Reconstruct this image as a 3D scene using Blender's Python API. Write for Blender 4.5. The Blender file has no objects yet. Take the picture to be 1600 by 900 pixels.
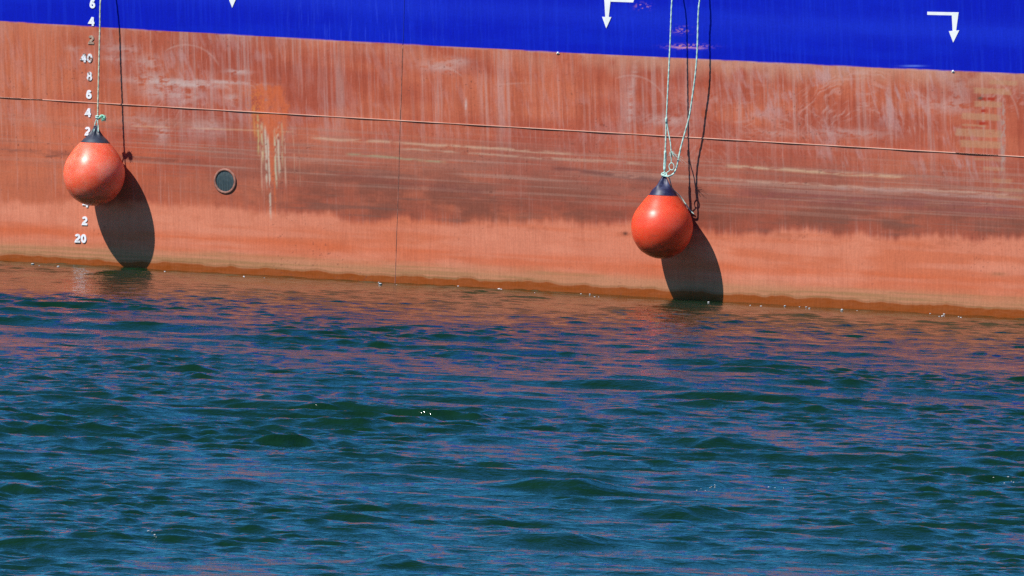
import bpy, bmesh, math, random
import numpy as np
from mathutils import Vector, Matrix

# ------------------------------------------------------------------ camera, sky, sun, exposure
R = math.radians
sc = bpy.context.scene
THETA = R(27.0)            # the ship's side is seen a little from the left: its right end is nearer
DIST = 120.0               # metres from the camera to the ship's side
EYE = 4.35                 # eye height above the water
ROLL = R(2.2)
PPM = 141.0                # photo pixels per metre at the ship's side
FPX = PPM * math.hypot(DIST, EYE)
U = np.array([math.cos(THETA), -math.sin(THETA), 0.0])      # along the ship, to the right
N = np.array([-math.sin(THETA), -math.cos(THETA), 0.0])     # out of the ship's side
ZZ = np.array([0.0, 0.0, 1.0])
P0 = np.array([0.0, DIST, 0.0])
FLARE = 0.072              # the side leans outwards going up
TOP = 3.6

cam_d = bpy.data.cameras.new('camera')
cam = bpy.data.objects.new('camera', cam_d)
sc.collection.objects.link(cam)
CP = Vector((0, 0, EYE))
fwd = (Vector((0, DIST, 0.015)) - CP).normalized()
q = fwd.to_track_quat('-Z', 'Y').to_matrix()
rot = q @ Matrix.Rotation(ROLL, 3, 'Z')
cam.matrix_world = Matrix.Translation(CP) @ rot.to_4x4()
cam_d.sensor_width = 36.0
cam_d.lens = 36.0 * FPX / 1600.0
cam_d.clip_end = 20000
cam_d.clip_start = 1.0
sc.camera = cam
CR = np.array(rot)

SUN_U, SUN_Z = 0.50, 1.24            # sideways and downward travel of light per metre into the ship's side
L = SUN_U * U - N - SUN_Z * ZZ
L = L / np.linalg.norm(L)
tosun = -L
elev = math.asin(tosun[2])
azim = math.atan2(tosun[0], tosun[1])
w = bpy.data.worlds.new('World'); sc.world = w; w.use_nodes = True
nt = w.node_tree
bg = nt.nodes['Background']
sky = nt.nodes.new('ShaderNodeTexSky'); sky.sky_type = 'NISHITA'
sky.sun_disc = False
sky.sun_elevation = elev
sky.sun_rotation = azim
sky.air_density = 1.0; sky.dust_density = 0.1; sky.ozone_density = 3.0
tint = nt.nodes.new('ShaderNodeMix'); tint.data_type = 'RGBA'; tint.blend_type = 'MULTIPLY'
tint.inputs[0].default_value = 1.0; tint.inputs[7].default_value = (0.20, 0.78, 1.22, 1)   # deep polarised blue
nt.links.new(sky.outputs[0], tint.inputs[6]); nt.links.new(tint.outputs[2], bg.inputs[0])
bg.inputs[1].default_value = 0.074
sun_d = bpy.data.lights.new('sun', 'SUN'); sun_d.energy = 4.9; sun_d.angle = R(0.5)
sun_d.color = (1.0, 0.95, 0.88)
sun = bpy.data.objects.new('sun', sun_d); sc.collection.objects.link(sun)
sun.rotation_euler = Vector(L).to_track_quat('-Z', 'Y').to_euler()
sc.view_settings.view_transform = 'Standard'
sc.view_settings.look = 'None'
sc.view_settings.exposure = 0.18
sc.view_settings.gamma = 1.0
sc.cycles.max_bounces = 5
sc.cycles.use_denoising = False
sc.cycles.caustics_reflective = True      # sun thrown up off the water warms the shadows
sc.cycles.sample_clamp_indirect = 4.0
sc.cycles.caustics_refractive = False

# ------------------------------------------------------------------ helpers
def side(u, z, out=0.0):
    """point on the ship's side at length u, height z, a distance 'out' clear of the plating"""
    return Vector(P0 + u * U + (FLARE * z + out) * N + z * ZZ)

def survey(px, py, clear=0.0):
    """(u, z) on the ship's side, or on the upright sheet standing 'clear' metres out from the foot line"""
    d = CR @ np.array([(px - 800) / FPX, (450 - py) / FPX, -1.0])
    n = N - FLARE * ZZ if clear == 0 else N.copy()
    p = P0 + clear * N
    o = np.array([0, 0, EYE])
    t = np.dot(p - o, n) / np.dot(d, n)
    h = o + t * d
    return float(np.dot(h - P0, U)), float(h[2])

def project(P):
    v = (P - np.array([0, 0, EYE])) @ CR
    return 800 + FPX * v[..., 0] / -v[..., 2], 450 - FPX * v[..., 1] / -v[..., 2]

def lin(r, g, b):
    f = lambda c: (c / 255 / 12.92) if c / 255 <= 0.04045 else ((c / 255 + 0.055) / 1.055) ** 2.4
    return np.array([f(r), f(g), f(b)])

def prop(o, label=None, cat=None, group=None, kind=None):
    for k, v in (('label', label), ('category', cat), ('group', group), ('kind', kind)):
        if v: o[k] = v
    return o

def link(name, me, mat, parent=None, smooth=True):
    o = bpy.data.objects.new(name, me)
    sc.collection.objects.link(o)
    if mat: me.materials.append(mat)
    if parent is not None:
        o.parent = parent
    if smooth:
        me.polygons.foreach_set('use_smooth', [True] * len(me.polygons))
    return o

def mesh(name, verts, faces):
    me = bpy.data.meshes.new(name)
    me.from_pydata([tuple(v) for v in verts], [], faces)
    me.update()
    return me

def grid_mesh(name, co, nu, nv):
    me = bpy.data.meshes.new(name)
    me.vertices.add(nu * nv)
    me.vertices.foreach_set('co', co.astype(np.float32).ravel())
    i = np.arange(nu - 1)[None, :] + nu * np.arange(nv - 1)[:, None]
    q = np.stack([i, i + 1, i + 1 + nu, i + nu], -1).reshape(-1)
    nf = (nu - 1) * (nv - 1)
    me.loops.add(4 * nf); me.loops.foreach_set('vertex_index', q.astype(np.int32))
    me.polygons.add(nf)
    me.polygons.foreach_set('loop_start', np.arange(0, 4 * nf, 4, dtype=np.int32))
    me.update(calc_edges=True)
    return me

def vnoise(x, y, seed):
    rng = np.random.RandomState(seed)
    T = rng.rand(256, 256)
    xi = np.floor(x).astype(int); yi = np.floor(y).astype(int)
    fx = x - xi; fy = y - yi
    fx = fx * fx * (3 - 2 * fx); fy = fy * fy * (3 - 2 * fy)
    a = T[yi & 255, xi & 255]; b = T[yi & 255, (xi + 1) & 255]
    c = T[(yi + 1) & 255, xi & 255]; d = T[(yi + 1) & 255, (xi + 1) & 255]
    return (a * (1 - fx) + b * fx) * (1 - fy) + (c * (1 - fx) + d * fx) * fy

def fbm(x, y, seed, oct=4):
    s = 0; a = 0.5; t = 0
    for k in range(oct):
        s = s + a * vnoise(x * 2 ** k + 17.3 * k, y * 2 ** k + 9.1 * k, seed + k); t += a; a *= 0.55
    return s / t

def ss(a, b, x):
    t = np.clip((x - a) / (b - a), 0, 1)
    return t * t * (3 - 2 * t)

def nodes_of(name):
    m = bpy.data.materials.new(name); m.use_nodes = True
    return m, m.node_tree, m.node_tree.nodes['Principled BSDF']

def speckled(name, c1, c2, rough=0.5, scale=20, bump=0.0, spec=0.5, lo=0.4, hi=0.7, bscale=None, stretch=(1, 1, 1), metal=0):
    m, t, p = nodes_of(name)
    tc = t.nodes.new('ShaderNodeTexCoord')
    mp = t.nodes.new('ShaderNodeMapping'); mp.inputs['Scale'].default_value = stretch
    t.links.new(tc.outputs['Object'], mp.inputs[0])
    n = t.nodes.new('ShaderNodeTexNoise'); n.inputs['Scale'].default_value = scale; n.inputs['Detail'].default_value = 6
    n.inputs['Roughness'].default_value = 0.65
    t.links.new(mp.outputs[0], n.inputs['Vector'])
    r = t.nodes.new('ShaderNodeValToRGB')
    r.color_ramp.elements[0].position = lo; r.color_ramp.elements[1].position = hi
    r.color_ramp.elements[0].color = (*c1, 1); r.color_ramp.elements[1].color = (*c2, 1)
    t.links.new(n.outputs[0], r.inputs[0]); t.links.new(r.outputs[0], p.inputs['Base Color'])
    p.inputs['Roughness'].default_value = rough
    p.inputs['Specular IOR Level'].default_value = spec
    p.inputs['Metallic'].default_value = metal
    if bump:
        b = t.nodes.new('ShaderNodeBump'); b.inputs['Strength'].default_value = bump; b.inputs['Distance'].default_value = 0.01
        n2 = t.nodes.new('ShaderNodeTexNoise'); n2.inputs['Scale'].default_value = bscale or scale * 3; n2.inputs['Detail'].default_value = 4
        t.links.new(mp.outputs[0], n2.inputs['Vector'])
        t.links.new(n2.outputs[0], b.inputs['Height']); t.links.new(b.outputs[0], p.inputs['Normal'])
    return m

# ------------------------------------------------------------------ water
def axis(a, b, step, far, grow=1.13):
    core = list(np.arange(a, b + step / 2, step))
    lo, hi, s = [], [], step
    x0, x1 = core[0], core[-1]
    while x1 < far or x0 > -far:
        s *= grow
        x0 -= s; x1 += s
        lo.append(x0); hi.append(x1)
    return np.array(lo[::-1] + core + hi)

def wave_set():
    rng = np.random.RandomState(11)
    n = 170
    lam = np.exp(np.linspace(math.log(0.13), math.log(4.2), n)) * (1 + 0.05 * rng.randn(n))
    k = 2 * math.pi / lam
    # slope contributed by each length: chop peaks near 1.2 m, ripples below
    sl = 0.33 * np.exp(-0.5 * ((np.log(lam) - math.log(1.35)) / 0.42) ** 2) + 0.62 * np.exp(-0.5 * ((np.log(lam) - math.log(0.30)) / 0.60) ** 2)
    sl *= 0.6 + 0.8 * rng.rand(n)
    spread = np.where(lam > 0.8, 0.25, 0.6)
    ang = R(-94) + spread * rng.randn(n)
    ph = rng.rand(n) * 2 * math.pi
    sl *= 0.142 * math.sqrt(2) / math.sqrt((sl ** 2).sum())
    return lam, k, sl / k, np.cos(ang), np.sin(ang), ph
WAVES = wave_set()
def wavelets():
    """single steeper wavelets standing out of the chop: where they are on the water, height, half length, skew"""
    g = random.Random(3); out = []
    for px, py, hw in ((135, 688, 75), (440, 685, 60), (105, 848, 90), (265, 832, 110), (372, 750, 60), (190, 556, 50), (705, 612, 80), (845, 757, 90), (1115, 752, 60), (905, 762, 60), (1400, 714, 100), (1400, 828, 90), (1300, 863, 120), (1545, 722, 70), (600, 742, 100), (165, 638, 60), (290, 492, 80), (535, 578, 50), (622, 876, 50), (1250, 592, 60), (1130, 690, 70), (400, 525, 60), (1480, 655, 60), (760, 683, 70), (1010, 640, 70), (60, 585, 50), (1180, 540, 60), (720, 550, 50), (880, 840, 80), (1080, 800, 70), (470, 620, 50), (20, 760, 60)):
        d = CR @ np.array([(px - 800) / FPX, (450 - py) / FPX, -1.0])
        t_ = -(EYE - .03) / d[2]
        dist = t_ * d[1]
        out.append((t_ * d[0], dist + .1, g.uniform(.036, .060) * (1 if py > 600 else .6), hw * dist / FPX * 1.25, g.uniform(-.45, .45)))
    return out
WAVELETS = wavelets()

def waves(X, Y, res, chop=0.8):
    lam, k, a, cx, cy, ph = WAVES
    hull_d = -((X - P0[0]) * -N[0] + (Y - P0[1]) * -N[1])           # metres out from the ship's side
    hd = np.clip(hull_d, 0, 200)
    big = 0.38 + 0.62 * ss(2, 20, hd)
    gust = 0.35 + 1.35 * ss(.38, .80, fbm(X / 2.6 + 50, Y / 5.0 + 50, 77, 3))
    paws = 0.40 + 1.1 * ss(.25, .75, fbm(X / 1.7 + 20, Y / 3.6 + 20, 78, 4))
    dx = np.zeros_like(X); dy = np.zeros_like(X); dz = np.zeros_like(X)
    for i in range(len(lam)):
        f = ss(2.2, 4.5, lam[i] / res) * (big * gust if lam[i] > 0.6 else (0.45 + 0.55 * big) * paws)
        p = k[i] * (cx[i] * X + cy[i] * Y) + ph[i]
        c = a[i] * f * np.cos(p); s = a[i] * f * np.sin(p)
        dz += c
        dx -= chop * cx[i] * s; dy -= chop * cy[i] * s
    for cx, cy, A, wx_, tilt in WAVELETS:
        a, c = X - cx, Y - cy
        near = (np.abs(a) < 3 * wx_ + .5) & (np.abs(c) < 2.2)
        a, c = a[near], c[near]
        c = c - tilt * a - .12 * a * a / wx_ - .5 * (fbm(a / .45 + cx, a * 0 + cy, 55, 3) - .5)
        dz[near] += A * ss(.1, .04, res[near] if hasattr(res, 'shape') else res + 0 * a) * np.exp(-(a / wx_) ** 2 - (c / .45) ** 2) * np.cos(2 * math.pi * c / 1.5)
    dy -= 0.85 * dz * ss(.1, .04, res)        # fronts lean forward: steep faces, long easy backs
    return dx, dy, dz

wx = axis(-8.0, 8.0, 0.032, 4000)
wy = axis(58.0, 125.0, 0.036, 4000)
gx = np.gradient(wx); gy = np.gradient(wy)
X, Y = np.meshgrid(wx, wy)
RES = np.maximum(gx[None, :], gy[:, None])
fx, fy = [], []
dx, dy, dz = waves(X, Y, RES)
co = np.stack([X + dx, Y + dy, dz], -1)
wm = grid_mesh('water', co.reshape(-1, 3), len(wx), len(wy))
m, t, p = nodes_of('harbour_water')
p.inputs['Base Color'].default_value = (0.004, 0.024, 0.007, 1)
p.inputs['Roughness'].default_value = 0.065
p.inputs['IOR'].default_value = 1.42
tc = t.nodes.new('ShaderNodeTexCoord')
mp = t.nodes.new('ShaderNodeMapping'); mp.inputs['Scale'].default_value = (0.85, 1.0, 1.0)
t.links.new(tc.outputs['Object'], mp.inputs[0])
n1 = t.nodes.new('ShaderNodeTexNoise'); n1.inputs['Scale'].default_value = 4.5; n1.inputs['Detail'].default_value = 4; n1.inputs['Roughness'].default_value = 0.65
t.links.new(mp.outputs[0], n1.inputs['Vector'])
b = t.nodes.new('ShaderNodeBump'); b.inputs['Strength'].default_value = 0.9; b.inputs['Distance'].default_value = 0.045
t.links.new(n1.outputs[0], b.inputs['Height']); t.links.new(b.outputs[0], p.inputs['Normal'])
sy = t.nodes.new('ShaderNodeSeparateXYZ'); t.links.new(tc.outputs['Object'], sy.inputs[0])
lee = t.nodes.new('ShaderNodeMapRange'); lee.inputs[1].default_value = 100; lee.inputs[2].default_value = 116; lee.inputs[3].default_value = .9; lee.inputs[4].default_value = .42
t.links.new(sy.outputs['Y'], lee.inputs[0]); t.links.new(lee.outputs[0], b.inputs['Strength'])     # calmer in the lee of the ship
water = link('water', wm, m)
prop(water, 'choppy blue green harbour water in front of the ship', 'water', kind='structure')

# ------------------------------------------------------------------ ship's side: paint plan
def waterline_y(x): return 405 + 87.5 * x / 1600
def blue_y(x): return 33 + 0.0605 * x - 5.6e-6 * x * x
def strip_y(x): return 152 + 93 * x / 1600

def blob(X, Y, cx, cy, rx, ry, rot=0.0):
    c, s = math.cos(rot), math.sin(rot)
    a = ((X - cx) * c + (Y - cy) * s) / rx; b = (-(X - cx) * s + (Y - cy) * c) / ry
    return np.exp(-(a * a + b * b))

def paint(X, Y):
    """base colour and roughness of the plating; X, Y are plan units (141 to a metre), Y downwards"""
    sh = X.shape
    def C(c): return np.broadcast_to(lin(*c), sh + (3,)).copy()
    def mix(a, c, f):
        return a * (1 - f[..., None]) + (lin(*c) if isinstance(c, tuple) else c) * f[..., None]
    S = (X) * 0.055                                    # drop of level lines with X
    Yl = Y - S                                         # level coordinate
    v = waterline_y(X) - Y                             # above the water
    Xv = X - 0.035 * Y                                 # plumb coordinate
    wob = fbm(X / 60, Y / 60, 3, 4) - 0.5
    base = C((180, 84, 62))
    big = fbm(X / 170, Yl / 60, 5, 5)
    base = mix(base, (200, 104, 76), ss(0.45, 0.75, big) * 0.8)
    base = mix(base, (160, 72, 58), ss(0.55, 0.30, big) * 0.55)
    left = ss(330, 120, X + 120 * wob)
    base = mix(base, (198, 104, 74), left * 0.75 * ss(0.1, 0.5, fbm(X / 90, Yl / 50, 31, 4)))
    # plumb rain streaks over everything red
    st = fbm(Xv / 5.0, Y / 160, 8, 3); st2 = fbm(Xv / 2.2, Y / 90, 9, 2); st3 = fbm(Xv / 26, Y / 200, 10, 3)
    up = ss(150, 300, v)
    chalk = ss(0.45, 0.75, st) * ss(0.30, 0.60, st3)
    base = mix(base, (188, 146, 140), chalk * (0.08 + 0.34 * up) * (1 - 0.6 * left))
    base = mix(base, (150, 60, 42), ss(0.5, 0.25, st) * 0.35 * up)
    base = mix(base, (205, 150, 140), ss(0.62, 0.85, st2) * 0.25)
    base = mix(base, (140, 66, 52), ss(0.40, 0.15, st2) * 0.22)
    # pale chalky band right below the blue
    db = Y - blue_y(X)
    base = mix(base, (202, 140, 118), ss(38, 0, db + 26 * (fbm(Xv / 14, Y / 60, 14, 3) - 0.5)) * (0.15 + 0.5 * ss(700, 1100, X)) * ss(0.25, 0.5, fbm(Xv / 40, Y / 40, 15, 3)))
    # pink scuffs
    sc1 = .55 * fbm(X / 34, Y / 30, 21, 6) + .45 * fbm((X - .3 * Y) / 4.5, Y / 30, 23, 4); scm = fbm(X / 150, Y / 120, 22, 3)
    zone = ss(300, 240, np.abs(v - 330) * 1.0 + 60) * ss(150, 230, v)
    amt = 0.22 + 0.55 * ss(1080, 1250, X) + 0.25 * np.exp(-((X - 300) / 110) ** 2)
    base = mix(base, (192, 138, 134), ss(0.47, 0.66, sc1) * ss(0.35, 0.6, scm) * amt * ss(170, 240, v))
    # sweeping arcs rubbed by tugs and fenders
    for cx, cy, r0, r1, n_, sd, amp in ((1350, 230, 40, 150, 15, 41, .5), (1050, 330, 60, 210, 7, 42, .22), (1620, 210, 40, 120, 10, 43, .5), (330, 240, 60, 150, 5, 44, .35), (1180, 300, 60, 190, 9, 45, .35)):
        rr = np.hypot(X - cx, (Y - cy) * 1.0)
        ang = np.arctan2(-(Y - cy), X - cx)
        rr = rr + 16 * (fbm(X / 30, Y / 30, sd + 60, 3) - .5)
        k = fbm(rr / 3.4 + 7, ang * 6.0 + 3, sd, 4)
        msk = ss(0.50, 0.80, k) * ss(.3, .6, fbm(X / 26, Y / 26, sd + 90, 3)) * ss(r0, r0 + 20, rr) * ss(r1, r1 - 40, rr) * ss(0.1, 0.5, ang) * ss(3.0, 2.5, ang) * ss(-5, 10, db) * ss(150, 190, v)
        base = mix(base, (206, 150, 140), msk * amp * .95)
    # brown stained belt at mid height
    edge = 90 + 34 * (fbm(X / 70, Y / 200, 61, 4) - 0.35) + 10 * (fbm(X / 7, Y / 60, 62, 3) - .5) + 18 * ss(500, 1500, X)
    belt = ss(edge - 6, edge + 18, v) * ss(235, 150, v + 40 * wob)
    belt *= (0.12 + 0.88 * ss(190, 520, X + 60 * wob))
    bn = fbm(X / 50, Yl / 18, 64, 5)
    base = mix(base, (132, 70, 56), belt * (0.42 + 0.55 * ss(0.3, 0.65, bn)))
    base = mix(base, (122, 78, 68), belt * ss(0.6, 0.8, fbm(X / 120, Yl / 6, 65, 4)) * 0.6)
    # grey greenish rubbed lines running fore and aft
    rub = np.exp(-((v - 185) / 42) ** 2)
    ln = fbm(X / 260, Yl / 2.6, 71, 3); ln2 = fbm(X / 120, Yl / 5, 72, 3)
    base = mix(base, (176, 132, 118), rub * ss(0.52, 0.75, ln) * 0.65 * (1 - .6 * left))
    base = mix(base, (150, 98, 86), rub * ss(0.5, 0.7, ln2) * 0.45)
    base = mix(base, (166, 100, 86), rub * 0.3 * ss(250, 420, X))
    def fore_aft(x0, y0, x1, y1, wdt, colour, a, sd):
        f = (X - x0) / (x1 - x0)
        yc = y0 + (y1 - y0) * f + 3.0 * (fbm(X / 60, X * 0 + sd, sd, 3) - .5)
        mm = ss(-0.02, 0.06, f) * ss(1.02, 0.93, f) * np.exp(-((Y - yc) / wdt) ** 2) * ss(0.25, 0.55, fbm(X / 22, Y / 4, sd + 1, 3))
        return mix(base, colour, mm * a)
    base = fore_aft(480, 215, 900, 240, 2.2, (200, 150, 126), .8, 81)
    base = fore_aft(620, 232, 1010, 256, 1.8, (188, 142, 122), .75, 82)
    base = fore_aft(540, 240, 700, 254, 1.8, (160, 140, 112), .8, 83)
    base = fore_aft(1120, 258, 1420, 278, 2.6, (202, 158, 130), .75, 84)
    base = fore_aft(1050, 276, 1600, 306, 2.4, (196, 146, 128), .7, 85)
    base = fore_aft(1300, 292, 1600, 312, 3.2, (182, 138, 130), .55, 86)
    base = fore_aft(200, 196, 460, 206, 1.3, (206, 150, 120), .6, 87)
    base = fore_aft(0, 188, 340, 192, 5, (192, 120, 100), .3, 95)
    base = fore_aft(0, 234, 330, 254, 4.5, (130, 72, 60), .55, 88)
    base = fore_aft(70, 244, 118, 241, 1.5, (84, 54, 50), .6, 89)
    base = fore_aft(860, 262, 1040, 284, 4.0, (104, 58, 56), .6, 90)
    base = fore_aft(520, 272, 760, 300, 7.0, (128, 66, 58), .5, 91)
    base = fore_aft(1000, 214, 1600, 250, 5, (186, 108, 92), .45, 92)
    base = fore_aft(1140, 300, 1600, 330, 11, (138, 72, 72), .45, 96)
    # whitish rubbed patches, upper left
    for cx, cy, rx, ry, a in ((262, 128, 62, 5, .9), (296, 133, 46, 3, .8), (250, 142, 34, 11, .6), (232, 98, 20, 12, .5), (372, 112, 18, 4, .8), (362, 152, 10, 7, .6), (345, 128, 60, 2.6, .8), (188, 76, 26, 7, .45), (180, 92, 22, 5, .4), (240, 120, 24, 8, .5), (290, 152, 26, 12, .45), (254, 208, 10, 16, .6), (220, 190, 30, 12, .35), (322, 196, 28, 14, .35), (690, 104, 32, 9, .55), (716, 96, 18, 6, .5), (985, 162, 4, 34, .6), (992, 115, 5, 20, .35), (1040, 188, 36, 8, .6), (728, 165, 1.6, 10, 1.), (1330, 208, 60, 7, .5), (1216, 208, 50, 6, .3), (1500, 145, 16, 26, .35), (1480, 166, 40, 12, .4), (115, 76, 14, 5, .3)):
        mm = blob(X, Y, cx, cy, rx, ry, 0.05) * ss(0.28, 0.55, fbm(X / 9, Y / 4, 93, 4))
        base = mix(base, (200, 164, 158), mm * a * .85)
    # second line of thin curved scratches, left
    for cx, cy, r, a0, a1 in ((290, 128, 58, .4, 2.2), (325, 190, 62, .9, 1.9), (985, 176, 58, .2, 2.0), (820, 470, 340, 1.50, 1.75), (690, 150, 44, .7, 1.9), (1500, 195, 92, .05, 1.3)):
        rr = np.hypot(X - cx, Y - cy); ang = np.arctan2(-(Y - cy), X - cx)
        base = mix(base, (206, 160, 150), np.exp(-((rr - r) / 1.3) ** 2) * ss(a0, a0 + .15, ang) * ss(a1, a1 - .15, ang) * 0.28)
    # fresh salmon bottom paint
    low = ss(edge + 8, edge - 6, v)
    salm = C((214, 122, 96))
    salm = mix(salm, (206, 104, 72), ss(0.4, 0.7, fbm(X / 200, Yl / 16, 101, 4)) * 0.8)
    salm = mix(salm, (222, 132, 106), ss(0.5, 0.75, fbm(X / 120, Yl / 30, 102, 4)) * 0.6)
    salm = mix(salm, (208, 92, 52), np.exp(-((v - 48 - 6 * wob) / 8) ** 2) * 0.5 * ss(.25, .6, fbm(X / 150, Yl / 9, 103, 3)))
    salm = mix(salm, (190, 96, 72), ss(0.55, 0.3, st2) * 0.16)
    salm = mix(salm, (180, 92, 66), ss(.58, .75, fbm(X / 22, Yl / 12, 104, 5)) * ss(60, 110, v) * .5)
    base = mix(base, salm, low)
    # olive algae belt and wet foot
    alg = ss(36, 16, v + 8 * wob + 6 * (fbm(X / 90, Yl / 5, 105, 3) - .5))
    base = mix(base, (186, 124, 92), alg * 0.75)
    base = mix(base, (160, 112, 76), alg * ss(0.45, 0.7, fbm(X / 130, Yl / 3.0, 106, 3)) * 0.7)
    foot = 7.8 + 4.0 * (fbm(X / 26, X * 0, 107, 3) - 0.5) * 2
    wet = ss(foot + 1.4, foot - 1.0, v)
    base = mix(base, (146, 66, 20), wet * (0.80 + .2 * fbm(X / 12, Y / 3, 108, 3)))
    base = mix(base, (112, 74, 34), np.exp(-((v - foot - 2) / 1.2) ** 2) * 0.5)
    # fresh orange touch-up patch with drips
    pt = ss(0.30, 0.55, blob(X, Y, 426, 172, 27, 44) + 0.75 * (fbm(X / 6, Y / 14, 111, 5) - 0.5))
    pt = np.maximum(pt, 0.9 * ss(0.3, 0.6, np.exp(-((Xv - 416.5) / 5.0) ** 2) * ss(190, 200, Y) * ss(318, 250, Y) + 0.2 * (fbm(X / 4, Y / 14, 112, 3) - .5)))
    pt = np.maximum(pt, .8 * ss(0.3, 0.6, np.exp(-((Xv - 419) / 1.6) ** 2) * ss(190, 200, Y) * ss(372, 300, Y)))
    base = mix(base, (206, 96, 58), pt * 0.72 * ss(.1, .5, fbm(X / 5, Y / 6, 113, 4)))
    for dxx, y0, y1, wv, cc in ((-26, 165, 225, 2.2, (206, 128, 70)), (-21, 180, 250, 1.6, (196, 172, 120)), (-15, 195, 262, 1.8, (206, 180, 140)), (-10, 200, 300, 1.6, (206, 186, 166)), (-6, 215, 350, 1.5, (206, 186, 170)), (5, 205, 300, 1.5, (200, 190, 160)), (10, 200, 285, 2.0, (206, 182, 160)), (16, 190, 270, 1.3, (190, 150, 120)), (20, 210, 300, 1.0, (206, 160, 140)), (-18, 230, 310, 1.0, (200, 150, 130)), (34, 200, 280, .9, (190, 130, 110)), (42, 230, 300, .8, (180, 120, 100))):
        mm = np.exp(-((Xv - 417 - dxx - 2 * (fbm(Y / 30, Y * 0 + dxx, 120, 2) - .5)) / wv) ** 2) * ss(y0 - 8, y0 + 6, Y) * ss(y1, y1 - 25, Y) * ss(0.25, 0.5, fbm(X / 3, Y / 9, 121, 3))
        base = mix(base, cc, mm * 0.68)
    base = mix(base, (206, 106, 60), ss(.55, .62, fbm(X / 2.2, Y / 2.2, 122, 2)) * blob(X, Y, 402, 165, 16, 30) * .9)
    # bare tan rungs left by an old ladder
    for x0, x1, y0, h in ((1545, 1590, 128, 7), (1520, 1580, 141, 9), (1522, 1566, 162, 9), (1503, 1563, 181, 10), (1503, 1540, 195, 3), (1492, 1565, 206, 12), (1500, 1566, 224, 11), (1522, 1570, 248, 4), (1534, 1572, 263, 6), (1550, 1580, 282, 7), (1558, 1600, 296, 5), (1556, 1600, 307, 4)):
        yc = y0 + 0.05 * (X - x0)
        e = 2.2 * (fbm(X / 6, Y / 6, 131, 3) - .5)
        mm = ss(x0 - 2, x0 + 3, X + 3 * e) * ss(x1 + 2, x1 - 3, X + 3 * e) * ss(h / 2 + 1.2, h / 2 - 1.2, np.abs(Y - yc) + e)
        mm = mm * ss(.0, .4, fbm(X / 9, Y / 5, 134, 4))
        base = mix(base, (186, 130, 100), mm * (0.64 if y0 < 240 else .45))
    mm = ss(1562, 1566, X) * ss(1573, 1569, X) * ss(150, 170, Y) * ss(300, 240, Y) * ss(.35, .6, fbm(X / 4, Y / 8, 132, 3))
    base = mix(base, (170, 138, 130), mm * .7)
    for x0, x1, y0 in ((1530, 1567, 154.5), (1533, 1544, 173), (1530, 1544, 193)):
        mm = ss(x0 - 1, x0 + 1, X) * ss(x1 + 1, x1 - 1, X) * ss(3.2, 1.5, np.abs(Y - y0)) * ss(.25, .4, fbm(X / 7, Y * 0, 133, 2))
        base = mix(base, (168, 44, 26), mm * .9)
    base = mix(base, (92, 78, 66), blob(X, Y, 1531.5, 153.5, 4, 2.6))
    # small dark chips
    ch = ss(.80, .86, fbm(X / 3.2, Y / 3.0, 141, 2)) * ss(.5, .7, fbm(X / 90, Y / 60, 142, 3))
    base = mix(base, (110, 60, 52), ch * .6)
    base = mix(base, (92, 52, 44), blob(X, Y, 977, 365, 4, 3) * .9)
    base = mix(base, (150, 96, 66), blob(X, Y, 1560, 428, 14, 3) * .5)
    # blue topsides
    blu = C((0, 22, 174))
    blu = mix(blu, (4, 34, 184), ss(.45, .7, fbm(X / 200, Yl / 30, 151, 4)) * .6)
    blu = mix(blu, (16, 46, 194), ss(.5, .75, fbm(Xv / 3, Y / 120, 152, 3)) * .35)
    blu = mix(blu, (26, 54, 200), np.exp(-((db + 62) / 18) ** 2) * .35)
    rubb = ss(.52, .62, fbm(X / 3.6, Y / 1.8, 153, 3)) * (blob(X, Y, 1076, 73, 24, 3.2) * 1.1 + blob(X, Y, 1066, 47, 12, 5) * .5 + blob(X, Y, 1004, 10, 9, 4) + blob(X, Y, 1078, 18, 30, 10) * 0)
    blu = mix(blu, (226, 150, 120), np.clip(rubb, 0, 1))
    blu = mix(blu, (190, 130, 180), np.exp(-((Y - 74.5 - .03 * (X - 1076)) / 1.2) ** 2) * ss(1044, 1056, X) * ss(1108, 1094, X) * .8)
    blu = mix(blu, (100, 130, 220), blob(X, Y, 1426, 103, 16, 1.2) * .8)
    blu = mix(blu, (40, 66, 205), ss(.62, .8, fbm(Xv / 1.8, Y / 60, 154, 2)) * .5 * blob(X, Y, 560, 40, 120, 60))
    eb = blue_y(X) + 0.8 * (fbm(X / 18, X * 0, 155, 3) - .5)
    f = ss(eb + .45, eb - .45, Y)
    base = mix(base, blu, f)
    base = mix(base, (196, 150, 150), ss(2.0, .4, np.abs(Y - eb - 1.2)) * .35 * ss(.4, .6, fbm(X / 30, X * 0 + 2, 156, 3)))
    return base, wet, f

us = axis(-7.7, 7.7, 0.0105, 46, 1.12)
us = us[(us > -46) & (us < 40)]
zs = np.concatenate([[-2.5, -1.2, -0.5, -0.25], np.arange(-0.12, 3.35, 0.0095), np.array([3.48, 3.6])])
UU, VV = np.meshgrid(us, zs)
buckle = 0.004 * (fbm(UU / 0.8 + 40, VV / 0.7 + 40, 200, 3) - 0.5) + 0.003 * np.cos(UU * 2 * math.pi / 0.75)
co = P0 + UU[..., None] * U + (FLARE * VV + buckle)[..., None] * N + VV[..., None] * ZZ
PX, PY = project(co)
col, wet, isblue = paint(PX, PY)
col = np.where(isblue[..., None] > .5, col, col * np.array([0.95, 1.06, 1.02]))
hm = grid_mesh('hull', co.reshape(-1, 3), len(us), len(zs))
ca = hm.color_attributes.new('paint', 'FLOAT_COLOR', 'POINT')
ca.data.foreach_set('color', np.concatenate([np.clip(col, 0, 1), np.ones(col.shape[:2] + (1,))], -1).astype(np.float32).ravel())
cb = hm.color_attributes.new('wear', 'FLOAT_COLOR', 'POINT')
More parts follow.
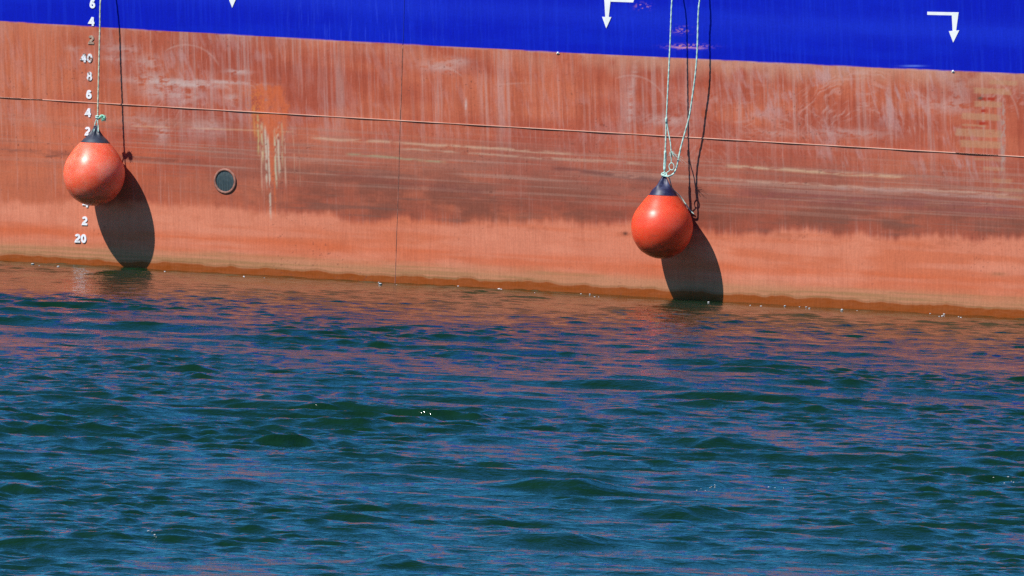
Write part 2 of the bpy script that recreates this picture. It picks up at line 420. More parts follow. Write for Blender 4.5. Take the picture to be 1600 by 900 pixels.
cb.data.foreach_set('color', np.stack([wet, isblue, wet * 0, wet * 0 + 1], -1).astype(np.float32).ravel())

m, t, p = nodes_of('hull_paint')
at = t.nodes.new('ShaderNodeAttribute'); at.attribute_name = 'paint'
aw = t.nodes.new('ShaderNodeAttribute'); aw.attribute_name = 'wear'
sp = t.nodes.new('ShaderNodeSeparateColor'); t.links.new(aw.outputs['Color'], sp.inputs[0])
tc = t.nodes.new('ShaderNodeTexCoord')
mp = t.nodes.new('ShaderNodeMapping'); mp.inputs['Scale'].default_value = (60, 60, 1.6)
t.links.new(tc.outputs['Object'], mp.inputs[0])
n1 = t.nodes.new('ShaderNodeTexNoise'); n1.inputs['Scale'].default_value = 1.0; n1.inputs['Detail'].default_value = 5; n1.inputs['Roughness'].default_value = .6
t.links.new(mp.outputs[0], n1.inputs['Vector'])
mr = t.nodes.new('ShaderNodeMapRange'); mr.inputs[1].default_value = .3; mr.inputs[2].default_value = .7; mr.inputs[3].default_value = .91; mr.inputs[4].default_value = 1.08
t.links.new(n1.outputs[0], mr.inputs[0])
n2 = t.nodes.new('ShaderNodeTexNoise'); n2.inputs['Scale'].default_value = 45; n2.inputs['Detail'].default_value = 4
t.links.new(tc.outputs['Object'], n2.inputs['Vector'])
mr2 = t.nodes.new('ShaderNodeMapRange'); mr2.inputs[1].default_value = .3; mr2.inputs[2].default_value = .7; mr2.inputs[3].default_value = .94; mr2.inputs[4].default_value = 1.06
t.links.new(n2.outputs[0], mr2.inputs[0])
mm_ = t.nodes.new('ShaderNodeMath'); mm_.operation = 'MULTIPLY'
t.links.new(mr.outputs[0], mm_.inputs[0]); t.links.new(mr2.outputs[0], mm_.inputs[1])
vm = t.nodes.new('ShaderNodeVectorMath'); vm.operation = 'SCALE'
t.links.new(at.outputs['Color'], vm.inputs[0]); t.links.new(mm_.outputs[0], vm.inputs['Scale'])
t.links.new(vm.outputs[0], p.inputs['Base Color'])
rr = t.nodes.new('ShaderNodeMapRange'); rr.inputs[3].default_value = .62; rr.inputs[4].default_value = .25
t.links.new(sp.outputs[0], rr.inputs[0]); t.links.new(rr.outputs[0], p.inputs['Roughness'])
p.inputs['Specular IOR Level'].default_value = .12
b = t.nodes.new('ShaderNodeBump'); b.inputs['Strength'].default_value = .25; b.inputs['Distance'].default_value = .004
t.links.new(n2.outputs[0], b.inputs['Height']); t.links.new(b.outputs[0], p.inputs['Normal'])
HULL = m

ship = bpy.data.objects.new('cargo_ship', None); sc.collection.objects.link(ship)
prop(ship, 'long ship with worn red bottom paint and blue topsides rising from the water', 'ship')
link('hull', hm, HULL, ship)

white = speckled('white_paint', (.42, .40, .38), (.86, .87, .90), .5, 14, lo=.25, hi=.42)
soiled = speckled('soiled_white_paint', (.22, .12, .09), (.78, .78, .80), .55, 22, lo=.42, hi=.52)
soiled2 = speckled('tan_stained_paint', (.20, .12, .08), (.50, .36, .27), .6, 25, lo=.35, hi=.6)
steel_blue = speckled('blue_deck_paint', (.01, .02, .35), (.02, .04, .5), .5, 3)

# the rest of the ship: far side, ends and deck
def shipbody():
    W = 13.0
    a, b_ = float(us[0]), float(us[-1])
    pts = []
    for u_ in (a, b_):
        pts += [side(u_, -2.5), side(u_, TOP), Vector(P0 + u_ * U - W * N + TOP * ZZ), Vector(P0 + u_ * U - W * N - 2.5 * ZZ)]
    return mesh('deck', pts, [(0, 1, 2, 3), (7, 6, 5, 4), (1, 5, 6, 2), (3, 2, 6, 7)])
link('deck', shipbody(), steel_blue, ship, smooth=False)

def tube(path, r, sides=8, lobes=0, twist=0, closed=False, taper=None):
    """sweep along a smoothed path; lobes and twist give laid rope"""
    P = [Vector(p) for p in path]
    pts = []
    n = len(P)
    if n > 2:
        segs = n if closed else n - 1
        for i in range(segs):
            p0 = P[(i - 1) % n] if closed or i > 0 else P[0] * 2 - P[1]
            p1, p2 = P[i], P[(i + 1) % n]
            p3 = P[(i + 2) % n] if closed or i + 2 < n else P[-1] * 2 - P[-2]
            k = max(3, int((p2 - p1).length / (r * 1.1)) if lobes else 6)
            k = min(k, 400)
            for j in range(k):
                s = j / k
                pts.append(.5 * ((2 * p1) + (p2 - p0) * s + (2 * p0 - 5 * p1 + 4 * p2 - p3) * s * s + (3 * p1 - p0 - 3 * p2 + p3) * s ** 3))
        if not closed: pts.append(P[-1])
    else:
        k = max(2, int((P[1] - P[0]).length / (r * 1.1))) if lobes else 2
        pts = [P[0].lerp(P[1], j / k) for j in range(k + 1)]
    vs, fs = [], []
    up = Vector((0.31, 0.2, 0.93)); dist = 0
    for i, c in enumerate(pts):
        a = pts[i - 1] if (i or closed) else c
        b2 = pts[(i + 1) % len(pts)] if (i + 1 < len(pts) or closed) else c
        tan = (b2 - a).normalized()
        if i: dist += (c - pts[i - 1]).length
        if abs(tan.dot(up)) > .98: up = Vector((1, .1, 0))
        x = (up - tan * up.dot(tan)).normalized(); up = x if False else up
        y = tan.cross(x)
        rad = r * (taper(i / (len(pts) - 1)) if taper else 1)
        for s in range(sides):
            an = 2 * math.pi * s / sides
            rr_ = rad * (1 + .22 * math.cos(lobes * (an - twist * dist / r))) if lobes else rad
            vs.append(c + rr_ * (math.cos(an) * x + math.sin(an) * y))
    m_ = len(pts)
    for i in range(m_ if closed else m_ - 1):
        for s in range(sides):
            j = (i + 1) % m_
            fs.append((i * sides + s, i * sides + (s + 1) % sides, j * sides + (s + 1) % sides, j * sides + s))
    if not closed:
        fs.append(tuple(range(sides))[::-1]); fs.append(tuple((m_ - 1) * sides + s for s in range(sides)))
    return vs, fs

def join(*parts):
    V, F = [], []
    for v, f in parts:
        o = len(V); V += list(v); F += [tuple(i + o for i in q) for q in f]
    return V, F

# half-round strip welded along the side and a plumb weld seam
strip_m = speckled('strip_paint', (.42, .17, .11), (.62, .34, .25), .55, 3, lo=.35, hi=.65)
pth = []
for x in range(-60, 1680, 60):
    u_, z_ = survey(x, strip_y(x)); pth.append(side(u_, z_, .004))
dirL = (pth[1] - pth[0]); dirR = (pth[-1] - pth[-2])
pth = [pth[0] + dirL * -25] + pth + [pth[-1] + dirR * 25]
link('rubbing_strip', mesh('rubbing_strip', *tube(pth, .0062, 10)), strip_m, ship)
seam_m = speckled('weld_seam_paint', (.12, .05, .035), (.40, .16, .11), .6, 9, lo=.4, hi=.6)
seam_b = speckled('blue_weld_paint', (.004, .012, .30), (.01, .03, .44), .5, 9)
rnd = random.Random(4)
def seam_pts(y0, y1):
    r_ = []
    for k in range(13):
        y = y0 + (y1 - y0) * k / 12
        u_, z_ = survey(632 - 14 * y / 430, y); r_.append(side(u_ + rnd.uniform(-.002, .002), z_, .001))
    return r_
link('weld_seam', mesh('weld_seam', *tube(seam_pts(72, 470), .0050, 8)), seam_m, ship)
link('weld_seam', mesh('weld_seam', *tube(seam_pts(-60, 70), .005, 8)), seam_b, ship)

# porthole (> frame, grating bars)
pu, pz = survey(352, 283)
def ring(u0, z0, r0, r1, out, n=48, depth=.012):
    vs, fs = [], []
    prof = [(r0, -.01), (r0, depth), (r0 + .3 * (r1 - r0), depth + .004), (r1 - .3 * (r1 - r0), depth + .004), (r1, depth), (r1, -.01)]
    for k in range(n):
        a = 2 * math.pi * k / n
        for r_, d in prof:
            vs.append(side(u0 + r_ * math.cos(a), z0 + r_ * math.sin(a), out + d))
    mm2 = len(prof)
    for k in range(n):
        for j in range(mm2 - 1):
            k2 = (k + 1) % n
            fs.append((k * mm2 + j, k2 * mm2 + j, k2 * mm2 + j + 1, k * mm2 + j + 1))
    return vs, fs
def disc(u0, z0, r, out, n=48):
    return [side(u0 + r * math.cos(2 * math.pi * k / n), z0 + r * math.sin(2 * math.pi * k / n), out) for k in range(n)], [tuple(range(n))]
glass = speckled('dark_grating', (.035, .055, .062), (.06, .085, .09), .45, 30)
ringm = speckled('porthole_ring_paint', (.24, .10, .07), (.45, .19, .13), .6, 30)
port = link('porthole', mesh('porthole', *disc(pu, pz, .118, .004)), glass, ship, smooth=False)
prop(port, 'round opening with dark grating and an orange rim')
link('porthole_frame', mesh('porthole_frame', *ring(pu, pz, .116, .142, 0)), ringm, port)
bars = []
for k in range(-5, 6):
    h = math.sqrt(max(0, .114 ** 2 - (k * .021) ** 2))
    bars.append(tube([side(pu + k * .021, pz - h, .004), side(pu + k * .021, pz + h, .004)], .0018, 5))
link('grating', mesh('grating', *join(*bars)), speckled('grating_steel', (.035, .055, .062), (.06, .085, .09), .5, 40), port)

# raised draft numbers, bold strokes on a 0.1 m grid
def stroke_shape(strokes, wdt=.024):
    """2-D union look from thick poly-strokes, each with mitred joints"""
    V, F = [], []
    for pl, closed in strokes:
        n = len(pl); o = len(V)
        for i in range(n):
            p_ = Vector(pl[i])
            a = Vector(pl[i - 1]) if (i or closed) else None
            b2 = Vector(pl[(i + 1) % n]) if (i + 1 < n or closed) else None
            d1 = (p_ - a).normalized() if a is not None else None
            d2 = (b2 - p_).normalized() if b2 is not None else None
            d = ((d1 or d2) + (d2 or d1)).normalized()
            nn = Vector((-d.y, d.x))
            k = 1 / max(.5, nn.dot(Vector((-(d1 or d2).y, (d1 or d2).x))))
            V.append(p_ + nn * wdt / 2 * k); V.append(p_ - nn * wdt / 2 * k)
        for i in range(n if closed else n - 1):
            j = (i + 1) % n
            F.append((o + 2 * i, o + 2 * i + 1, o + 2 * j + 1, o + 2 * j))
    return V, F
def arc(cx, cy, rx, ry, a0, a1, n=14):
    return [(cx + rx * math.cos(R(a0 + (a1 - a0) * k / n)), cy + ry * math.sin(R(a0 + (a1 - a0) * k / n))) for k in range(n + 1)]
def digit(ch):
    if ch == '0': return [(arc(0, .05, .021, .038, 0, 360, 24)[:-1], True)]
    if ch == '8': return [(arc(0, .0715, .018, .0185, 0, 360, 18)[:-1], True), (arc(0, .030, .022, .0215, 0, 360, 18)[:-1], True)]
    if ch == '6': return [(arc(0, .034, .021, .023, 0, 360, 20)[:-1], True), ([(.020, .078)] + arc(.003, .068, .016, .021, 60, 150, 6) + [(-.021, .036)], False)]
    if ch == '2': return [(arc(0, .066, .020, .022, 165, -25, 12) + [(-.016, .024), (-.021, .012), (.031, .012)], False)]
    if ch == '3': return [(arc(-.002, .071, .020, .0175, 150, -80, 12), False), (arc(-.002, .031, .023, .0225, 85, -155, 12), False)]
    if ch == '4': return [([(.012, 0), (.012, .098)], False), ([(.010, .096), (-.026, .034), (.032, .034)], False)]
def solid(V, F, u0, z0, out, thick, sx=1.0):
    """plate of the given outline standing proud of the plating"""
    vs = [side(u0 + p_[0] * sx, z0 + p_[1], out + thick) for p_ in V] + [side(u0 + p_[0] * sx, z0 + p_[1], out - .001) for p_ in V]
    n = len(V)
    fs = [f for f in F] + []
    from collections import Counter
    cnt = Counter()
    for f in F:
        for i in range(len(f)): cnt[frozenset((f[i], f[(i + 1) % len(f)]))] += 1
    for f in F:
        for i in range(len(f)):
            a, b2 = f[i], f[(i + 1) % len(f)]
            if cnt[frozenset((a, b2))] == 1: fs.append((a, a + n, b2 + n, b2))
    return vs, fs
marks = [('6', 145, 6, white), ('4', 144, 33.5, white), ('2', 143, 62, soiled2), ('40', 136, 90.5, soiled), ('8', 140.5, 119, soiled), ('6', 139.5, 147.5, white), ('4', 138.5, 176, white), ('2', 137.5, 205, white),
         ('30', 132.5, 232, white), ('8', 136, 261, white), ('6', 135, 289, white), ('4', 135, 317, white), ('2', 133, 345, white), ('20', 126.5, 372.5, white)]
says = {6: '46', 33.5: '44', 62: '42', 90.5: '40', 119: '38', 147.5: '36', 176: '34', 205: '32', 232: '30', 261: '28', 289: '26', 317: '24', 345: '22', 372.5: '20'}
for s_, x, y, mt in marks:
    u_, z_ = survey(x, y)
    parts = []
    for i, ch in enumerate(s_):
        off = (i - (len(s_) - 1) / 2) * .078
        V, F = stroke_shape(digit(ch), .0235 if ch != '8' else .019)
        # overlapping strokes get slightly different heights so that no two faces share a plane
        nstroke = 0; base_i = 0
        for pl, cl in digit(ch):
            V1, F1 = stroke_shape([(pl, cl)], .0235 if ch != '8' else .019)
            parts.append(solid(V1, F1, u_ + off, z_ - .05, 0, .011 + .0012 * nstroke, 1.1)); nstroke += 1
    o = link('draft_number', mesh('draft_number', *join(*parts)), mt, ship, smooth=False)
    if mt is not white: o['label'] = 'draft number with its white paint rubbed and stained brown'

def plate(name, polys, mt, thick=.003):
    parts = []
    for k, poly in enumerate(polys):
        pts = [survey(*c) for c in poly]
        f = [(a, b2) for a, b2 in pts]
        parts.append(solid([(a, b2) for a, b2 in f], [tuple(range(len(f)))[::-1]], 0, 0, 0, thick + .0011 * k))
    return link(name, mesh(name, *join(*parts)), mt, ship, smooth=False)
wpaint = speckled('arrow_paint', (.80, .82, .80), (.92, .93, .93), .5, 10)
plate('arrow_mark', [[(1449, 18.3), (1498.2, 19.3), (1497.3, 24.2), (1449, 23.2)], [(1487.2, 19.6), (1498, 19.8), (1494, 49), (1488.6, 49)], [(1482.8, 48.6), (1499.2, 47.2), (1489.6, 66.5)]], wpaint)
plate('arrow_mark', [[(944.2, -3.4), (991.2, -1.4), (989.4, 3.8), (944.4, 2.2)], [(944.4, -3), (954.6, -3), (951.2, 28), (946, 28)], [(941, 26.2), (955.6, 26.6), (947.5, 44.2)]], wpaint)
plate('arrow_mark', [[(321, -37), (371, -36), (370, -31), (321, -32)], [(360.2, -36), (371, -36), (367, -6), (361.4, -6)], [(355.6, -7), (372, -8.2), (363, 12)]], wpaint)
# tiny weld studs on the paint edge
for x, y in ((1489.5, 111.2), (872, 82.5)):
    u_, z_ = survey(x, y)
    v, f = disc(u_, z_, .016, .006, 10)
    link('weld_stud', mesh('weld_stud', *join(tube([side(u_, z_, -.002), side(u_, z_, .012)], .012, 8), tube([side(u_ - .018, z_ - .012, .006), side(u_ + .02, z_ - .008, .006)], .004, 6))), wpaint, ship)

# ------------------------------------------------------------------ fenders
def fender_mat(name, c_main, c_pale, c_dirt, pale, rough):
    m, t, p = nodes_of(name)
    tc = t.nodes.new('ShaderNodeTexCoord')
    sx = t.nodes.new('ShaderNodeSeparateXYZ'); t.links.new(tc.outputs['Object'], sx.inputs[0])
    n = t.nodes.new('ShaderNodeTexNoise'); n.inputs['Scale'].default_value = 5; n.inputs['Detail'].default_value = 6; n.inputs['Roughness'].default_value = .65
    t.links.new(tc.outputs['Object'], n.inputs['Vector'])
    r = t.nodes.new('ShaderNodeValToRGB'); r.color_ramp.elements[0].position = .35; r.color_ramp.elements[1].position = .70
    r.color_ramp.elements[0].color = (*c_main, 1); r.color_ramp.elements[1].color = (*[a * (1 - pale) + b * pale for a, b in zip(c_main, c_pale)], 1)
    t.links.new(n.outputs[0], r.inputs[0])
    # grime: streaky noise, heavier at the bottom and in smears
    mp = t.nodes.new('ShaderNodeMapping'); mp.inputs['Scale'].default_value = (7, 7, 16); mp.inputs['Rotation'].default_value = (0, .35, .2)
    t.links.new(tc.outputs['Object'], mp.inputs[0])
    n2 = t.nodes.new('ShaderNodeTexNoise'); n2.inputs['Scale'].default_value = 1.0; n2.inputs['Detail'].default_value = 7; n2.inputs['Roughness'].default_value = .7
    t.links.new(mp.outputs[0], n2.inputs['Vector'])
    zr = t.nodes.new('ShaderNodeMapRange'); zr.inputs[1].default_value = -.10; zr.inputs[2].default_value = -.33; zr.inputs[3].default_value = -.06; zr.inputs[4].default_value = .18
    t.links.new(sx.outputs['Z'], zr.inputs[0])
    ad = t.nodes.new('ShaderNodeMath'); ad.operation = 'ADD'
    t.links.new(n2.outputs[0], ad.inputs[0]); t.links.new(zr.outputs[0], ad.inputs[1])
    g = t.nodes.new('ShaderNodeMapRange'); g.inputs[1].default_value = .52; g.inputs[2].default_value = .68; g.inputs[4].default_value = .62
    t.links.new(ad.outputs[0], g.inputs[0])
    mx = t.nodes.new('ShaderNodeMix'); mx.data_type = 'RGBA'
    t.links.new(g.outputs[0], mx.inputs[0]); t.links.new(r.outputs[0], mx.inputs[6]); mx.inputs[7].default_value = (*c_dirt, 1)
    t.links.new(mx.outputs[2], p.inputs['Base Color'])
    p.inputs['Roughness'].default_value = rough
    p.inputs['Subsurface Weight'].default_value = 0.5; p.inputs['Subsurface Radius'].default_value = (1.0, .12, .05); p.inputs['Subsurface Scale'].default_value = 0.22
    b = t.nodes.new('ShaderNodeBump'); b.inputs['Strength'].default_value = .15; b.inputs['Distance'].default_value = .006
    n3 = t.nodes.new('ShaderNodeTexNoise'); n3.inputs['Scale'].default_value = 18; n3.inputs['Detail'].default_value = 3
    t.links.new(tc.outputs['Object'], n3.inputs['Vector'])
    t.links.new(n3.outputs[0], b.inputs['Height']); t.links.new(b.outputs[0], p.inputs['Normal'])
    return m
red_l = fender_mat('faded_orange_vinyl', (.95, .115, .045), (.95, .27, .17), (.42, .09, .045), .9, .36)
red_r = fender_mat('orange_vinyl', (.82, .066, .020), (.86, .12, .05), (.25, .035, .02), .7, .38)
cap_l = speckled('slate_cap_vinyl', (.020, .026, .045), (.055, .07, .10), .5, 9)
cap_r = speckled('navy_cap_vinyl', (.012, .012, .05), (.05, .06, .13), .5, 12, lo=.45, hi=.65)

PXM = 1 / 141.0
def lathe(profile, n=64, fn=None):
    vs, fs = [], []
    for r_, z_ in profile:
        for k in range(n):
            a = 2 * math.pi * k / n
            x, y = r_ * math.cos(a), r_ * math.sin(a)
            if fn: x, y, zz = fn(x, y, z_, a, r_)
            else: zz = z_
            vs.append((x, y, zz))
    for i in range(len(profile) - 1):
        for k in range(n):
            k2 = (k + 1) % n
            fs.append((i * n + k, i * n + k2, (i + 1) * n + k2, (i + 1) * n + k))
    fs.append(tuple(range(n))[::-1]); fs.append(tuple((len(profile) - 1) * n + k for k in range(n)))
    return vs, fs
def smooth_profile(P, per=6):
    out = []
    for i in range(len(P) - 1):
        p0 = P[max(i - 1, 0)]; p1 = P[i]; p2 = P[i + 1]; p3 = P[min(i + 2, len(P) - 1)]
        for j in range(per):
            s = j / per
            out.append(tuple(.5 * (2 * p1[c] + (p2[c] - p0[c]) * s + (2 * p0[c] - 5 * p1[c] + 4 * p2[c] - p3[c]) * s * s + (3 * p1[c] - p0[c] - 3 * p2[c] + p3[c]) * s ** 3) for c in (0, 1)))
    return out + [P[-1]]

def fender(px, py, ball, cap, red, capm, label, scale=1.0, fins=3, hole=False):
    OUT = .345 * scale + .012
    u_, z_ = survey(px, py, OUT + FLARE * survey(px, py)[1])
    c = P0 + u_ * U + (FLARE * z_ + OUT) * N + z_ * ZZ
    e = bpy.data.objects.new('fender_buoy', None); sc.collection.objects.link(e)
    e.location = Vector(c); e.rotation_euler = (0, 0, -THETA)
    prop(e, label, 'fender', 'round fenders hung against the ship')
    prof = [(max(.001, r_ * PXM * scale), h * PXM * scale) for r_, h in ball]
    prof = smooth_profile(prof)
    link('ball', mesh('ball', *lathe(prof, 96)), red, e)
    cp = smooth_profile([(r_ * PXM * scale, h * PXM * scale) for r_, h in cap])
    h0, h1 = cp[0][1], cp[-1][1]
    def fn(x, y, z, a, r_):
        s = max(0, (z - h0) / (h1 - h0))
        d = .55 * ss(.22, .8, s) * (0.5 - 0.5 * math.cos(fins * 2 * (a + .35))) ** .8
        fl = 1 - .35 * ss(.5, 1, s)
        return x * (1 - d), y * (1 - d) * fl, z
    link('cap', mesh('cap', *lathe(cp, 96, fn)), capm, e)
    # moulded collar where the cap meets the ball
    rc = cp[0][0]
    link('collar', mesh('collar', *tube([(rc * math.cos(a) * 1.005, rc * math.sin(a) * 1.005, h0) for a in [2 * math.pi * k / 24 for k in range(24)]], .0045, 8, closed=True)), capm, e)
    # the eye at the top: a loop of the cap vinyl
    hz = h1 - .012
    eye = tube([(.022 * math.cos(a), 0, hz + .026 * math.sin(a)) for a in [2 * math.pi * k / 12 for k in range(12)]], .010, 10, closed=True)
    link('eye', mesh('eye', *eye), capm, e)
    return e, Vector(c), h1

ballL = [(0, -50), (10, -49), (22, -44.5), (34, -36), (44, -21.5), (48.6, -5), (48.2, 9), (44, 22), (37, 34), (29.5, 44), (22.5, 51.5)]
capL = [(22.7, 51), (18.5, 56), (13.2, 61), (9.5, 66), (6.6, 71), (4.2, 75)]
ballR = [(0, -50.5), (10, -49.5), (22, -45), (34, -37), (44, -22), (48.4, -5), (47.6, 9), (43, 22), (35.5, 33), (28, 43), (22, 50)]
capR = [(22.2, 49.5), (18.8, 56), (15, 63), (11, 69), (7.6, 74), (4.4, 78)]
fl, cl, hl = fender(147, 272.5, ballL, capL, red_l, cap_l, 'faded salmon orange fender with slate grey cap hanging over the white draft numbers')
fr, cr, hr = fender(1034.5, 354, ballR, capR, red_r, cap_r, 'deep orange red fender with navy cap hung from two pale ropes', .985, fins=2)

# ------------------------------------------------------------------ ropes
rope_l = speckled('weathered_rope', (.30, .30, .20), (.62, .68, .52), .85, 60, lo=.35, hi=.6)
rope_r = speckled('pale_green_rope', (.20, .42, .36), (.58, .78, .70), .85, 60, lo=.3, hi=.6)
tuft_m = speckled('green_rope_fibre', (.08, .34, .22), (.38, .72, .55), .85, 70, lo=.35, hi=.6)

def hang(px, py, out_c):
    """point of a rope hanging on the upright line through a fender, out_c metres from the foot line"""
    u_, z_ = survey(px, py, out_c)
    return Vector(P0 + u_ * U + out_c * N + z_ * ZZ)
OL = float(np.dot(np.array(cl) - P0, N)); OR = float(np.dot(np.array(cr) - P0, N))
def laid(name, pts, r, mt, parent=None, twist=.22):
    r *= .76
    return link(name, mesh(name, *tube(pts, r, 9, 3, twist)), mt, parent)

def rope_thing(name, label, at_):
    e = bpy.data.objects.new(name, None); sc.collection.objects.link(e)
    e.location = at_
    prop(e, label, 'rope', 'ropes holding the fenders')
    return e
def under(o, e):
    o.parent = e; o.matrix_parent_inverse = Matrix.Translation(-e.location)
    return o
def to_rail(p, px_top):
    """carry the rope plumb up to the ship's rail"""
    q_ = Vector(p); o0 = float(np.dot(np.array(q_) - P0, N))
    u_ = float(np.dot(np.array(q_) - P0, U))
    return [side(u_, TOP - .02, .012), side(u_ , TOP - .9, .012 + FLARE * .9 + (o0 - FLARE * TOP) * .5)]

def hang_down(pts, O):
    return [hang(x, y, O) for x, y in pts]

# left rope
eL = rope_thing('mooring_rope', 'single weathered rope running down past the draft numbers to the faded fender', hang(152.5, 184, OL))
top = hang(157.2, 0, OL); knot = hang(152.6, 184, OL)
uT = float(np.dot(np.array(top) - P0, U))
railp = side(uT, TOP, .02)
main = [railp, top.lerp(railp, .5), top, hang(156, 45, OL), hang(154.6, 100, OL), hang(153.4, 145, OL), knot]
under(laid('strand', main, .0115, rope_l), eL)
tip = hang(149.5, 199, OL)
under(laid('loop_leg', [knot, hang(149.6, 190, OL), hang(147.4, 199, OL), hang(147.2, 206, OL + .03)], .0085, rope_r), eL)
under(laid('loop_leg', [knot, hang(152.8, 190, OL), hang(153.6, 199, OL), hang(153.6, 206, OL + .03)], .0085, rope_r), eL)
def knot_shape(c, r, turns=3, seed=1, rr_=.010):
    g = random.Random(seed)
    pts = []
    for k in range(turns * 7):
        a = k * 2 * math.pi / 7
        pts.append(c + Vector((r * math.cos(a), r * .8 * math.sin(a), r * (k / (turns * 7) - .5) * 1.6 + g.uniform(-.3, .3) * r)))
    return tube(pts, rr_, 8, 3, .25)
under(link('knot', mesh('knot', *knot_shape(hang(152.4, 183, OL), .017, 2, 3)), rope_r), eL)
def tuft(c, d, n, length, r, seed, spread=.6):
    g = random.Random(seed); parts = []
    for k in range(n):
        v = (Vector(d) + Vector((g.uniform(-1, 1), g.uniform(-1, 1), g.uniform(-1, 1))) * spread).normalized()
        l_ = length * g.uniform(.6, 1.1)
        b_ = Vector((g.uniform(-1, 1), g.uniform(-1, 1), g.uniform(-1, 1))) * l_ * .35
        parts.append(tube([c, c + v * l_ * .5 + b_ * .6, c + v * l_ + b_ - Vector((0, 0, l_ * .15))], r, 5, taper=lambda s: 1 - .5 * s))
    return join(*parts)
kc = hang(154.5, 185.5, OL)
under(link('rope_tail', mesh('rope_tail', *tube([kc, hang(157, 182, OL), hang(160, 180.5, OL), hang(163, 182, OL), hang(163.5, 186.5, OL), hang(160, 187, OL)], .013, 9, 3, .25)), tuft_m), eL)
under(link('frayed_end', mesh('frayed_end', *tuft(hang(160, 184, OL), (.6, -.1, -.35), 60, .045, .0028, 5, .9)), tuft_m), eL)

# right: taut rope with its doubled end
eR = rope_thing('mooring_rope', 'taut pale rope running straight down to the eye of the deep orange fender', hang(1038, 270, OR))
topR = hang(1050, 0, OR)
uR = float(np.dot(np.array(topR) - P0, U)); railR = side(uR, TOP, .02)
main = [railR, topR.lerp(railR, .5), topR, hang(1047, 70, OR), hang(1044, 130, OR), hang(1041.2, 188, OR), hang(1040, 225, OR), hang(1038.4, 268, OR), hang(1038.6, 282, OR)]
under(laid('strand', main, .0105, rope_r), eR)
under(laid('doubled_end', [hang(1041.5, 186, OR), hang(1044, 204, OR - .01), hang(1047.4, 222, OR), hang(1048.6, 236, OR)], .0085, rope_r), eR)
under(link('splice', mesh('splice', *tube([hang(1039.6, 236, OR), hang(1039, 250, OR), hang(1038.6, 266, OR)], .0145, 9, 3, .12)), rope_r), eR)
under(link('splice', mesh('splice', *tube([hang(1041.2, 184, OR), hang(1041, 192, OR)], .014, 9, 3, .2)), rope_r), eR)
under(link('frayed_end', mesh('frayed_end', *join(tuft(hang(1049, 236, OR), (.3, -.1, -.9), 22, .075, .0022, 9, .55), tuft(hang(1050, 240, OR), (1, -.1, -.5), 7, .13, .0016, 10, .2))), rope_r), eR)
under(link('thin_line', mesh('thin_line', *tube([hang(1048.6, 238, OR), hang(1049, 247, OR), hang(1048.6, 254, OR), hang(1045.6, 258, OR), hang(1046.5, 264, OR), hang(1051, 265.5, OR), hang(1053.4, 261, OR), hang(1051.6, 255.5, OR), hang(1047.8, 255, OR), hang(1045.4, 260, OR), hang(1046.4, 266, OR), hang(1043, 269, OR), hang(1040, 272, OR)], .0055, 7)), rope_r), eR)
# right: slack rope curving round to the eye
eS = rope_thing('mooring_rope', 'slack pale rope curving in from the right to the eye of the deep orange fender', hang(1050, 270, OR))
topS = hang(1093.4, 0, OR)
uS = float(np.dot(np.array(topS) - P0, U)); railS = side(uS, TOP, .02)
main = [railS, hang(1093.4, 0, OR - 0.043), hang(1090.8, 30, OR - 0.050), hang(1090, 62, OR - 0.056), hang(1088.8, 90, OR - 0.062), hang(1086, 120, OR - 0.074), hang(1082, 150, OR - 0.090), hang(1077, 182, OR - 0.099), hang(1070, 208, OR - 0.102), hang(1064.5, 228, OR - 0.096), hang(1060.5, 246, OR - 0.081), hang(1057, 262, OR - 0.050), hang(1052.5, 271, OR - 0.019), hang(1045.5, 275.2, OR + .03), hang(1038, 275, OR + .03), hang(1034, 272.6, OR + .01), hang(1036, 270, OR - 0.006), hang(1041, 270.6, OR - 0.006), hang(1041.4, 275, OR + .01)]
under(laid('strand', main, .0115, rope_r), eS)
under(link('knot', mesh('knot', *knot_shape(hang(1038.2, 274, OR), .016, 2, 7, .008)), rope_r), eS)
under(laid('loose_end', [hang(1041, 272, OR), hang(1046, 279, OR - .03), hang(1048.4, 288, OR - .07), hang(1052, 296, OR - .16), hang(1064, 308, OR - .28), hang(1074.5, 323.5, OR - .30), hang(1080, 330.5, OR - .31), hang(1084.6, 334.5, OR - .32)], .0075, rope_r), eS)

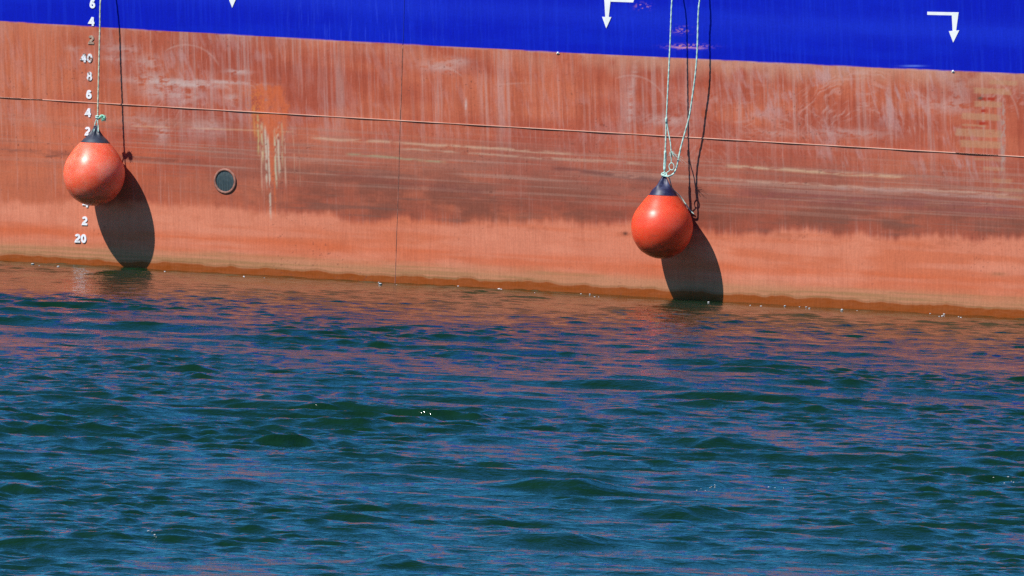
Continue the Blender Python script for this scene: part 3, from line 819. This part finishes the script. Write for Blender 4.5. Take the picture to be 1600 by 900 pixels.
# ------------------------------------------------------------------ white flecks modelled as sun glints, at the ship's foot and on crests
rng = random.Random(12)
V, F = [], []
def fleck(x, y, z, s):
    g = bmesh.new(); bmesh.ops.create_icosphere(g, subdivisions=1, radius=1)
    o = len(V)
    for v in g.verts:
        k = s * rng.uniform(.6, 1.2)
        V.append((x + v.co.x * k * 1.5, y + v.co.y * k, z + v.co.z * k * .6))
    for f in g.faces: F.append(tuple(o + v.index for v in f.verts))
    g.free()
def glint_at(px, out, s):
    u_, _ = survey(px, waterline_y(px))
    q_ = P0 + u_ * U + out * N
    a, b2, h = waves(np.array([[q_[0]]]), np.array([[q_[1]]]), .036)
    fleck(q_[0] + float(a[0, 0]), q_[1] + float(b2[0, 0]), float(h[0, 0]) + s * .3, s)
for px, s in ((95, .022), (120, .008), (147, .02), (290, .012), (315, .006), (427, .014), (440, .008), (470, .006), (605, .010), (650, .018), (655, .010), (728, .012), (735, .010), (803, .022), (816, .012), (868, .007), (927, .009), (941, .011), (975, .012), (980, .009), (1137, .012), (1210, .010), (1232, .011), (1248, .012), (1270, .008), (1278, .012), (1300, .014), (1340, .010), (1352, .014), (1362, .009), (1462, .010), (1490, .012), (1502, .012), (1512, .010), (1530, .009), (1545, .010)):
    glint_at(px + rng.uniform(-3, 3), rng.uniform(.1, .9), s * .85)
def crest_glints(px, py, n, wx_, wy_, s0):  # solid white flecks stand for sun sparkle on wave crests
    for k in range(n):
        d = CR @ np.array([(px + rng.gauss(0, wx_) - 800) / FPX, (450 - py - rng.gauss(0, wy_)) / FPX, -1.0])
        q_ = np.array([0, 0, EYE]) + d * (-(EYE - .03) / d[2])
        a, b2, h = waves(np.array([[q_[0]]]), np.array([[q_[1]]]), .036)
        fleck(q_[0] + float(a[0, 0]), q_[1] + float(b2[0, 0]), float(h[0, 0]) + .002, s0 * rng.uniform(.5, 1.3))
crest_glints(1105, 757, 8, 10, 3, .005)
crest_glints(1572, 744, 16, 16, 4, .006)
crest_glints(1225, 756, 4, 14, 2, .005)
crest_glints(232, 832, 5, 8, 2, .005)
glint_flecks = link('glint_flecks', mesh('glint_flecks', V, F), speckled('glint_white', (.45, .45, .44), (.80, .82, .82), .4, 30), smooth=True)
prop(glint_flecks, 'tiny white flecks floating along the foot of the ship in place of sun glints', 'glint_flecks', kind='stuff')
